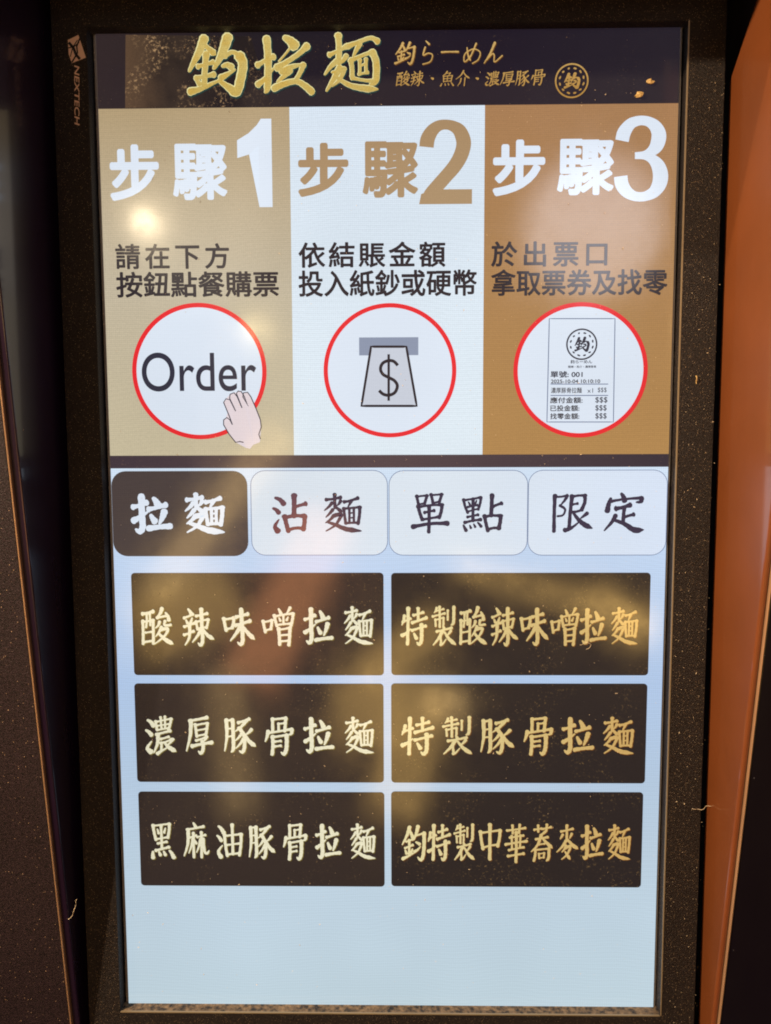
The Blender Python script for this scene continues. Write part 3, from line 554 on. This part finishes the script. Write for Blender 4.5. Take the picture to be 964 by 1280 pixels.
# ---- step panels
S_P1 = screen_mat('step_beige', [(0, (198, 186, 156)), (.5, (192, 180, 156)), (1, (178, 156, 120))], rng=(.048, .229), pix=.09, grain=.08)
S_P2 = screen_mat('step_white', [(0, (222, 234, 242)), (1, (214, 227, 240))], rng=(.048, .229), pix=.09, grain=.05)
S_P3 = screen_mat('step_tan', [(0, (176, 134, 80)), (1, (164, 122, 82))], rng=(.048, .229), pix=.09, grain=.08)
S_WHT = screen_mat('print_white', [(0, (220, 230, 243))], pix=.03, grain=.02)
S_TAN = screen_mat('print_tan', [(0, (180, 152, 116)), (1, (166, 136, 100))], rng=(.15, .22), pix=.04, grain=.05)
S_INK = screen_mat('print_slate', [(0, (52, 52, 66))], pix=.04, grain=.05)
S_INK2 = screen_mat('print_dark', [(0, (44, 38, 44))], pix=.04, grain=.05)
S_RED = screen_mat('print_red', [(0, (232, 44, 50))], pix=.05, grain=.04)
S_GREY = screen_mat('print_grey', [(0, (140, 150, 172))], pix=.04, grain=.04)
S_NOTE = screen_mat('note_grey', [(0, (200, 206, 218))], pix=.04, grain=.04)
S_SKIN = screen_mat('hand_pink', [(0, (226, 212, 216))], pix=.05, grain=.03)
S_LINE = screen_mat('print_line_blue', [(0, (84, 98, 134))], pix=.03, grain=.03)
yP0, yP1 = .0486, yb_ban
x12 = (at(362, 135)[0] + at(367.5, 568)[0]) / 2; x23 = (at(606, 131)[0] + at(603.5, 568)[0]) / 2

def digit(name, kind, box_px, mat, parent):
    """heavy sans numerals built from their outline"""
    X0, Y1 = at(box_px[0], box_px[1]); X1, Y0 = at(box_px[2], box_px[3])
    bm = bmesh.new()
    if kind == '1':
        o = [(100, 100), (100, 0), (62, 0), (62, 70), (34, 60), (0, 56), (0, 76), (34, 84), (58, 93), (70, 100)]
        bm.faces.new([bm.verts.new(V(X0 + (X1 - X0) * a / 100, Y0 + (Y1 - Y0) * b / 100, Z2)) for a, b in o])
        bmesh.ops.triangulate(bm, faces=bm.faces)
    else:
        if kind == '2':
            spine = [(14, 66, 27), (16, 75, 27), (24, 84, 24), (36, 90, 20), (50, 91.5, 18), (64, 89.5, 20), (76, 84, 25), (83, 74, 27.5), (83, 65, 27.5), (77, 54, 27), (66, 43, 26), (52, 33, 25), (36, 22, 25), (22, 13, 23), (14, 8, 18)]
        else:
            spine = [(13.5, 70, 25), (17, 79, 25), (27, 87.5, 21), (38, 91, 18), (50, 92, 17), (62, 90.5, 18), (73, 86, 22), (80, 79, 26), (81, 72, 27), (77, 64, 25), (68, 58, 19), (56, 54.5, 14), (38, 53.5, 12)]
        def ribbon(sp):
            pts = resample([(a, b) for a, b, c in sp], 8)
            ws = resample([(c, 0) for a, b, c in sp], 8)
            l, r = [], []
            for i in range(len(pts)):
                p, q = pts[max(0, i - 1)], pts[min(len(pts) - 1, i + 1)]
                k = (X1 - X0) / (Y1 - Y0)
                tx, ty = (q[0] - p[0]) * k, q[1] - p[1]; n = math.hypot(tx, ty); h = ws[i][0] / 2
                ox_, oy_ = -ty / n * h, tx / n * h * k
                l.append((pts[i][0] + ox_, pts[i][1] + oy_)); r.append((pts[i][0] - ox_, pts[i][1] - oy_))
            vl = [bm.verts.new(V(X0 + (X1 - X0) * a / 100, Y0 + (Y1 - Y0) * b / 100, zz)) for a, b in l]
            vr = [bm.verts.new(V(X0 + (X1 - X0) * a / 100, Y0 + (Y1 - Y0) * b / 100, zz)) for a, b in r]
            for i in range(len(vl) - 1): bm.faces.new((vl[i], vr[i], vr[i + 1], vl[i + 1]))
        zz = Z2; ribbon(spine)
        if kind == '2':
            zz = Z2 + .00002
            bm.faces.new([bm.verts.new(V(X0 + (X1 - X0) * a / 100, Y0 + (Y1 - Y0) * b / 100, zz)) for a, b in ((0, 0), (100, 0), (100, 17), (30, 17), (4, 12))])
        else:
            zz = Z2 + .00002
            ribbon([(38, 53.5, 12), (56, 53, 13), (70, 49.5, 18), (81, 42, 25), (86, 32, 28), (84, 22, 27), (75, 13.5, 22), (62, 9.2, 18), (50, 8, 17), (37, 9.2, 18), (24, 14, 22), (15, 22, 25), (12.5, 31, 25)])
    me = bpy.data.meshes.new(name); bm.to_mesh(me); bm.free(); face_front(me)
    return mesh_obj(name, me, mat, parent)

def disc_icon(cx, cy, rx, parent, lw=.065):
    X, Y = at(cx, cy); R1 = at(cx + rx, cy)[0] - X; n = 96
    me = from_faces('icon_disc', [V(x, y, Z2) for x, y in circle(X, Y, R1 * .96)], [tuple(range(n))]); face_front(me)
    mesh_obj('icon_disc', me, S_WHT, parent)
    mesh_obj('icon_ring', ring_mesh('icon_ring', circle(X, Y, R1), circle(X, Y, R1 * (1 - lw)), Z3), S_RED, parent, 'red ring')
    return X, Y, R1

def step_panel(xa, xb, mat, label):
    return prism('step_panel', rect(xa, yP0, xb, yP1), Z1, .0001, mat, mon, label)

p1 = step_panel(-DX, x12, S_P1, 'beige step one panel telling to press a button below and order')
print_text('heading_character', '步', (136, 181, 200, 251), Z2, S_WHT, p1, offset=.034)
print_text('heading_character', '驟', (215, 180, 285, 250), Z2, S_WHT, p1, offset=.026)
digit('numeral', '1', (296, 149, 341, 259), S_WHT, p1)
print_text('instruction', '請在下方', (144, 305, 287, 336), Z2, S_INK2, p1, offset=.022, track=1.30)
print_text('instruction', '按鈕點餐購票', (145, 340, 349, 371), Z2, S_INK2, p1, offset=.022)
disc_icon(249.5, 464.5, 84, p1)
print_text('icon_word', 'Order', (177, 441, 321, 489), Z4, S_INK, p1, offset=.004, res=12)
# the pictured hand: outline shape and its contour, flat on the screen
def hp(u, v): return at(260 + u * 90 / 90.0 * .9337, 470 + v * .9337)
HANDF = [(20, 33), (23, 28.5), (28, 30), (35, 44), (27.5, 28), (28, 23), (33, 21), (37, 26), (43, 40), (36, 22), (38, 19), (42, 19.5), (46, 26), (51, 38), (44, 26), (45, 21), (50, 20.5), (54, 26), (61, 42), (66, 55), (67, 64), (64, 73), (66, 79), (65, 83), (57, 86), (53, 91), (48, 90), (45, 83), (40, 82), (35, 83), (27, 73), (20, 61), (20, 55), (24, 52), (28, 55), (31, 61), (27, 50)]
pts = [hp(u * 1.07, v * 1.07) for u, v in HANDF]
bm = bmesh.new(); f = bm.faces.new([bm.verts.new(V(x, y, Z4)) for x, y in pts]); bmesh.ops.triangulate(bm, faces=bm.faces)
me = bpy.data.meshes.new('hand'); bm.to_mesh(me); bm.free(); face_front(me)
hand = mesh_obj('icon_hand', me, S_SKIN, p1, 'pale pink pictured hand pressing the word')
def polyline(name, pts, wdt, z, mat, parent, closed=False, label=None):
    bm = bmesh.new(); n = len(pts); L, R_ = [], []
    for i, (x, y) in enumerate(pts):
        a = pts[(i - 1) % n] if closed or i else pts[0]; b = pts[(i + 1) % n] if closed or i < n - 1 else pts[-1]
        tx, ty = b[0] - a[0], b[1] - a[1]; l = math.hypot(tx, ty) or 1e-9
        L.append(bm.verts.new(V(x - ty / l * wdt / 2, y + tx / l * wdt / 2, z))); R_.append(bm.verts.new(V(x + ty / l * wdt / 2, y - tx / l * wdt / 2, z)))
    for i in range(n if closed else n - 1):
        j = (i + 1) % n; bm.faces.new((L[i], R_[i], R_[j], L[j]))
    me = bpy.data.meshes.new(name); bm.to_mesh(me); bm.free(); face_front(me)
    return mesh_obj(name, me, mat, parent, label)
lead = [k for k in range(len(pts))]
order = list(range(27, 37)) + list(range(0, 23))
polyline('hand_outline', [pts[k] for k in order], .00055, Z4 + .0001, S_INK, p1)

p2 = step_panel(x12, x23, S_P2, 'white step two panel telling to insert notes or coins')
print_text('heading_character', '步', (372, 179, 436, 246), Z2, S_TAN, p2, offset=.034)
print_text('heading_character', '驟', (453, 177, 523, 247), Z2, S_TAN, p2, offset=.026)
digit('numeral', '2', (524, 147, 590, 255), S_TAN, p2)
print_text('instruction', '依結賬金額', (373, 303, 557, 334), Z2, S_INK2, p2, offset=.022, track=1.2)
print_text('instruction', '投入紙鈔或硬幣', (373, 338, 596, 370), Z2, S_INK2, p2, offset=.022)
disc_icon(487.5, 463.5, 83, p2)
a = prect(449, 422, 523, 444); me = from_faces('slot', [V(x, y, Z3) for x, y in rect(*a)], [(0, 1, 2, 3)]); face_front(me); mesh_obj('icon_slot', me, S_GREY, p2)
q = [at(464, 433.5), at(508, 433.5), at(521, 507.5), at(452, 507.5)]
me = from_faces('note', [V(x, y, Z3 + .00006) for x, y in q], [(0, 1, 2, 3)]); face_front(me); mesh_obj('icon_note', me, S_NOTE, p2)
qq = []
for i in range(4):
    a_, b_ = q[i], q[(i + 1) % 4]
    for k in range(12): qq.append((a_[0] + (b_[0] - a_[0]) * (k + .0) / 12, a_[1] + (b_[1] - a_[1]) * k / 12))
polyline('note_outline', qq, .00125, Z4, S_INK2, p2, closed=True)
dl = lambda u, v: at(471 + 30 * u / 100, 443 + 58 * v / 100)
polyline('dollar_sign', [dl(*q_) for q_ in resample([(88, 24), (70, 15), (46, 14), (24, 20), (16, 32), (26, 43), (50, 50), (74, 57), (86, 68), (76, 82), (52, 88), (28, 86), (10, 78)], 6)], .00165, Z4 + .0001, S_INK2, p2)
polyline('dollar_bar', [dl(50, 0), dl(50, 100)], .0013, Z4 + .0002, S_INK2, p2)

p3 = step_panel(x23, DX, S_P3, 'tan step three panel telling to take the ticket and change')
print_text('heading_character', '步', (616, 175, 681, 245), Z2, S_WHT, p3, offset=.034)
print_text('heading_character', '驟', (697, 174, 767, 244), Z2, S_WHT, p3, offset=.026)
digit('numeral', '3', (769, 142, 834, 255), S_WHT, p3)
print_text('instruction', '於出票口', (614, 302, 759, 333), Z2, S_INK2, p3, offset=.022, track=1.30)
print_text('instruction', '拿取票券及找零', (614, 337, 834, 369), Z2, S_INK2, p3, offset=.022)
disc_icon(725.5, 463, 84, p3)
fr = [at(686.5, 398.5), at(768.5, 398.5), at(766.5, 527.5), at(683.5, 527.5)]
qq = []
for i in range(4):
    a_, b_ = fr[i], fr[(i + 1) % 4]
    for k in range(16): qq.append((a_[0] + (b_[0] - a_[0]) * k / 16, a_[1] + (b_[1] - a_[1]) * k / 16))
polyline('receipt_outline', qq, .00042, Z4, S_LINE, p3, closed=True)
emblem(727, 430.5, 19.5, S_INK, S_INK, p3, Z4, lw=.10)
print_text('receipt_text', '鈞らーめん', (713, 450, 740, 454.5), Z4, S_INK, p3, offset=.02)
print_text('receipt_text', '酸辣・魚介・濃厚豚骨', (710, 457, 745, 460), Z4, S_INK, p3, offset=.02)
print_text('receipt_text', '單號: 001', (688, 464, 728, 472), Z4, S_INK, p3, offset=.022)
print_text('receipt_text', '2025-10-04 10:10:10', (688.5, 474.5, 750, 479), Z4, S_INK2, p3, offset=.02)
print_text('receipt_text', '濃厚豚骨拉麵', (688.5, 484.5, 727, 491.5), Z4, S_INK2, p3, offset=.012)
print_text('receipt_text', 'x1', (734, 485.5, 741, 491), Z4, S_INK, p3)
print_text('receipt_text', '$$$', (747, 484.5, 758, 491), Z4, S_INK, p3)
for k, (yy, tx) in enumerate(((500.5, '應付金額:'), (510.5, '已投金額:'), (520.5, '找零金額:'))):
    print_text('receipt_text', tx, (687.5, yy - 4, 724 if k else 728, yy + 3.6), Z4, S_INK2, p3, offset=.022)
    print_text('receipt_text', '$$$', (744, yy - 4.2, 759 if not k else 758, yy + 3.6), Z4, S_INK, p3, offset=.008)
for yy in (480.2, 494.4):
    polyline('receipt_rule', [at(688, yy), at(760, yy)], .00042, Z4, S_LINE, p3)

# ---- divider
S_DIV = screen_mat('divider_picture', [(0, (66, 54, 62)), (.5, (84, 68, 70)), (1, (52, 44, 54))], axis='X', rng=(-.15, .15), pix=.08, grain=.08, flecks=((120, 92, 76), 900, .58, 40))
prism('divider_bar', rect(-DX, at(480, 584.5)[1], DX, yP0), Z1, .0001, S_DIV, mon, 'dark band between the step panels and the tabs')

# ---- tabs
S_TABD = screen_mat('tab_dark', [(0, (74, 64, 62))], pix=.10, grain=.06)
S_TABL = screen_mat('tab_light', [(0, (216, 226, 236)), (.5, (220, 230, 240)), (1, (212, 224, 242))], axis='X', rng=(-.08, .15), pix=.05, grain=.03)
S_TABE = screen_mat('tab_edge', [(0, (96, 112, 150))], pix=.04, grain=.03)
S_TABT = screen_mat('tab_ink', [(0, (58, 50, 70))], pix=.04, grain=.05)
S_TABB = screen_mat('tab_ink_brown', [(0, (120, 70, 70)), (1, (88, 66, 84))], rng=(.005, .035), pix=.04, grain=.05)
tabs = [((139, 589, 311, 695), '拉麵', [(165, 619, 215, 666), (231, 618, 281, 666)], 'dark selected tab with white lettering, leftmost of the tabs'),
        ((313, 588, 485, 694), '沾麵', [(341, 618.5, 383.5, 665), (405, 618, 452, 664.5)], 'pale tab beside the dark selected tab'),
        ((486, 588, 659, 694), '單點', [(515.5, 617, 560, 665), (578, 618, 627, 664)], 'pale tab lettered with two crowded characters, third from left'),
        ((660.5, 587.5, 832, 694), '限定', [(691, 617.5, 740, 665), (755.5, 616, 804, 665)], 'pale tab at the right end of the row')]
for k, (b, tx, bx, lab) in enumerate(tabs):
    r = prect(*b); rad = .0078
    tb = prism('tab_button', rrect(*r, rad), Z2, .0001, S_TABD if k == 0 else S_TABL, mon, lab)
    if k:
        o_ = rrect(*r, rad); i_ = rrect(r[0] + .00032, r[1] + .00032, r[2] - .00032, r[3] - .00032, rad - .00032)
        me = ring_mesh('tab_outline', o_, i_, Z3); face_front(me); mesh_obj('tab_outline', me, S_TABE, tb)
    if k == 1:
        brush_line('lettering', '沾', bx[:1], Z4, S_TABB, tb, wscale=1.35, seed=k + 10, rough=.07)
        brush_line('lettering', '麵', bx[1:], Z4, S_TABT, tb, wscale=1.15, seed=k + 10, rough=.07)
    else:
        brush_line('lettering', tx, bx, Z4, S_WHT if k == 0 else S_TABT, tb, wscale=1.38 if k == 0 else 1.22, seed=k + 10, rough=.07)

# ---- menu buttons
def cb(x0, x1, y0, y1, n, wid):
    """n equal boxes of width wid between x0 and x1"""
    return [(x0 + (x1 - wid - x0) * i / (n - 1), y0, x0 + (x1 - wid - x0) * i / (n - 1) + wid, y1) for i in range(n)]
S_CREAM = screen_mat('menu_cream', [(0, (228, 223, 192)), (1, (233, 226, 198))], pix=.06, grain=.08)
S_GOLDM = screen_mat('menu_gold', [(0, (226, 214, 162)), (.5, (214, 188, 124)), (1, (204, 166, 98))], axis='X', rng=(.01, .13), pix=.06, grain=.10)
S_HALO = screen_mat('menu_lettering_shadow', [(0, (120, 104, 44))], pix=.06, grain=.08)
S_HALO2 = screen_mat('menu_lettering_shadow_orange', [(0, (112, 66, 22))], pix=.06, grain=.08)
S_MENU = screen_mat('menu_black', [(0, (42, 34, 31)), (1, (50, 40, 35))], rng=(-.2, 0), pix=.10, grain=.16, flecks=((132, 104, 66), 650, .585, 40))
S_MENU2 = screen_mat('menu_black_right', [(0, (33, 28, 28)), (1, (42, 35, 31))], rng=(-.2, 0), pix=.10, grain=.16, flecks=((140, 110, 66), 650, .575, 40))
menu = [
 ((164, 716, 480, 844), '酸辣味噌拉麵', [(177, 760, 217, 806), (229.5, 761, 268, 807), (279, 761, 319, 806), (328, 759, 368, 806), (380, 760, 416, 805), (430, 759, 466, 805)], 0, 'top left menu button, six cream characters reading spicy sour miso ramen'),
 ((489, 716, 810, 844), '特製酸辣味噌拉麵', [(502, 760, 533, 806), (541, 758, 570, 807), (575, 759, 608, 806), (615, 760, 647, 807), (651, 761, 685, 806), (689, 760, 722, 806), (726, 761, 757, 805), (764, 760, 796, 805)], 1, 'top right menu button with eight gold characters, the special spicy sour miso ramen'),
 ((168, 854, 480, 978), '濃厚豚骨拉麵', [(182, 895, 221, 942), (232.5, 895, 266, 942), (280, 897, 320, 941), (331, 897, 367, 943), (380, 897, 417, 941), (431, 897, 467, 941)], 0, 'left menu button of the middle row, rich tonkotsu ramen in cream characters'),
 ((489, 854, 806, 979), '特製豚骨拉麵', [(502, 897, 541, 943), (554, 896, 590, 943), (601, 898, 642, 942), (655, 897, 690, 943), (703, 897, 741, 942), (754, 897, 791, 942)], 1, 'right menu button of the middle row, special tonkotsu ramen in gold characters'),
 ((173, 989, 481, 1108), '黑麻油豚骨拉麵', [(188, 1029, 219, 1073), (229.5, 1028, 262, 1072), (271.5, 1030, 303, 1072), (311, 1031, 344, 1073), (354, 1030, 384, 1074), (395, 1030, 426, 1073), (438, 1030, 469, 1073)], 0, 'bottom left menu button, black sesame oil tonkotsu ramen in cream characters'),
 ((489, 989, 801, 1109), '鈞特製中華蕎麥拉麵', [(502, 1032, 531, 1075), (535, 1031, 562, 1075), (568, 1030, 593, 1075), (600, 1030, 625.5, 1074), (632, 1030, 658, 1077), (664, 1030, 690, 1076), (696, 1031, 722, 1074), (727, 1031, 753, 1074), (760, 1031, 787, 1074)], 1, 'bottom right menu button with nine small gold characters'),
]
for k, (b, tx, bx, g, lab) in enumerate(menu):
    r = prect(*b)
    mb = prism('menu_button', rrect(*r, .0020, 4), Z2, .0001, S_MENU2 if g else S_MENU, mon, lab)
    ws = 1.06
    brush_line('lettering_shadow', tx, bx, Z3, S_HALO2 if g else S_HALO, mb, wscale=ws * 1.1, off=(.0004, -.0004), seed=k + 30)
    brush_line('lettering', tx, bx, Z4, S_GOLDM if g else S_CREAM, mb, wscale=ws, seed=k + 30)

# ---- maker's mark on the frame
zm = zf + .00012
LG = [at(85, 50, zm), at(98, 43.5, zm), at(107.5, 72, zm), at(90, 79, zm), at(86, 68, zm)]
lg = from_faces('logo', [V(x, y, zm) for x, y in LG], [(0, 1, 2, 3, 4)]); face_front(lg)
logo = mesh_obj('maker_logo', lg, M_LOGO, mon, 'small rose gold printed maker logo on the frame, turned sideways')
for pl, wd in (([(101, 45), (96, 58), (97, 66), (90, 78)], .0008), ([(86, 53), (92, 60), (95, 68), (100, 74)], .0014), ([(97, 50), (91, 59), (88, 71)], .0005), ([(85.5, 60), (93, 58), (99, 53)], .0006)):
    polyline('logo_stroke', [at(x, y, zm + .0001) for x, y in pl], wd, zm + .0001, M_BLACK, logo)
X0, Y1 = at(90.5, 81.5, zm); X1, Y0 = at(102, 157, zm)
print_text('maker_name', 'NEXTECH', None, zm, M_LOGO, mon, 'sideways rose gold printed name of the maker', offset=.014, shear=.18, rot=.0010, raw_box=(X0, Y1, X1 - .0010, Y0), res=8)

# ================================================================== DUST AND LINT
def flake(px, py, s, z, label, seed):
    rng = random.Random(seed); X, Y = at(px, py, z); bm = bmesh.new()
    n = 9; top = []; bot = []
    for i in range(n):
        a = 2 * math.pi * i / n; r = s * rng.uniform(.6, 1.15)
        top.append(bm.verts.new(V(X + r * 1.3 * math.cos(a), Y + r * .8 * math.sin(a), z + s * rng.uniform(.2, .5))))
        bot.append(bm.verts.new(V(X + r * 1.35 * math.cos(a), Y + r * .85 * math.sin(a), z)))
    c = bm.verts.new(V(X, Y, z + s * .7))
    for i in range(n):
        j = (i + 1) % n; bm.faces.new((top[i], top[j], c)); bm.faces.new((bot[i], bot[j], top[j], top[i]))
    bm.faces.new(bot[::-1]); bmesh.ops.recalc_face_normals(bm, faces=bm.faces)
    me = bpy.data.meshes.new('crumb'); bm.to_mesh(me); bm.free()
    o = bpy.data.objects.new('crumb', me); C.objects.link(o); me.materials.append(M_FLAKE)
    o['label'] = label; o['category'] = 'crumb'; o['group'] = 'crumbs stuck to the screen'
flake(799.5, 118.5, .0020, .0008, 'larger golden crumb stuck to the banner near its right end', 1)
flake(812.5, 102, .0016, .0008, 'smaller golden crumb stuck above the larger one at the banner right end', 2)
flake(785, 1266, .0017, -.0005, 'crumb lying on the dusty ledge below the screen', 6)

def fibre(pts, wd, mat, label, z):
    P = resample([at(x, y, zz) + (zz,) for (x, y), zz in zip(pts, z)] if False else [(at(x, y, z)) for x, y in pts], 8)
    cu = bpy.data.curves.new('f', 'CURVE'); cu.dimensions = '3D'; cu.bevel_depth = wd; cu.bevel_resolution = 1
    sp = cu.splines.new('POLY'); sp.points.add(len(P) - 1)
    for i, (x, y) in enumerate(P): sp.points[i].co = (*V(x, y, z + .0002 + .0008 * math.sin(i * .7)), 1)
    o = bpy.data.objects.new('tmp', cu); C.objects.link(o); bpy.context.view_layer.update()
    me = bpy.data.meshes.new_from_object(o.evaluated_get(bpy.context.evaluated_depsgraph_get()))
    bpy.data.objects.remove(o)
    f = bpy.data.objects.new('lint_fibre', me); C.objects.link(f); me.materials.clear(); me.materials.append(mat)
    f['label'] = label; f['category'] = 'lint'; f['group'] = 'lint fibres caught on the machine'
fibre([(96, 1124), (94, 1134), (90, 1145), (85, 1149)], .00011, M_DUST, 'pale curved fibre caught on the left wall edge low down', .022)
fibre([(865, 1010), (874, 1012), (884, 1008), (893, 1006)], .00010, M_DUST, 'thin wavy pale fibre lying across the right frame edge', .0085)
fibre([(22, 540), (25, 539), (29, 537)], .00011, M_DUST, 'short pale fibre on the left wall edge halfway up', .050)
fibre([(725, 806), (733, 803), (739, 806), (733, 812)], .00010, M_DUST, 'tiny looped fibre on the eight character button', .0012)
fibre([(870, 470), (871, 480)], .0003, M_FLAKE, 'short golden smear on the right frame beside the third step panel', .0072)

def specks(name, label, n, region, z, size, mat, seed, bias=None):
    rng = random.Random(seed); vs, fs = [], []
    x0, y0, x1, y1 = region
    for _ in range(n):
        x = rng.uniform(x0, x1); y = y0 + (y1 - y0) * (rng.random() ** (bias or 1)); s = size * rng.choice((.5, .6, .7, .8, 1, 1.5)); a = rng.uniform(0, 3.14)
        el = rng.choice((1, 1, 1.4, 3.0)); b = len(vs)
        for k in range(4):
            t_ = a + k * math.pi / 2; rr = s * (el if k % 2 == 0 else 1)
            vs.append(V(x + rr * math.cos(t_), y + rr * math.sin(t_), z))
        vs.append(V(x, y, z + s)); fs += [(b + i, b + (i + 1) % 4, b + 4) for i in range(4)]
    me = from_faces(name, vs, fs); me.materials.append(mat)
    o = bpy.data.objects.new(name, me); C.objects.link(o); o['kind'] = 'stuff'; o['label'] = label; o['category'] = 'dust'
specks('dust_on_screen', 'fine pale dust specks scattered over the screen glass', 1100, (-.149, -.26, .149, .262), .0009, .00015, M_DUST, 5)
specks('dust_on_frame', 'fine pale dust specks on the right side of the black frame', 330, (.1545, -.275, .1722, .243), zf + .0001, .00014, M_DUST, 6, .8)
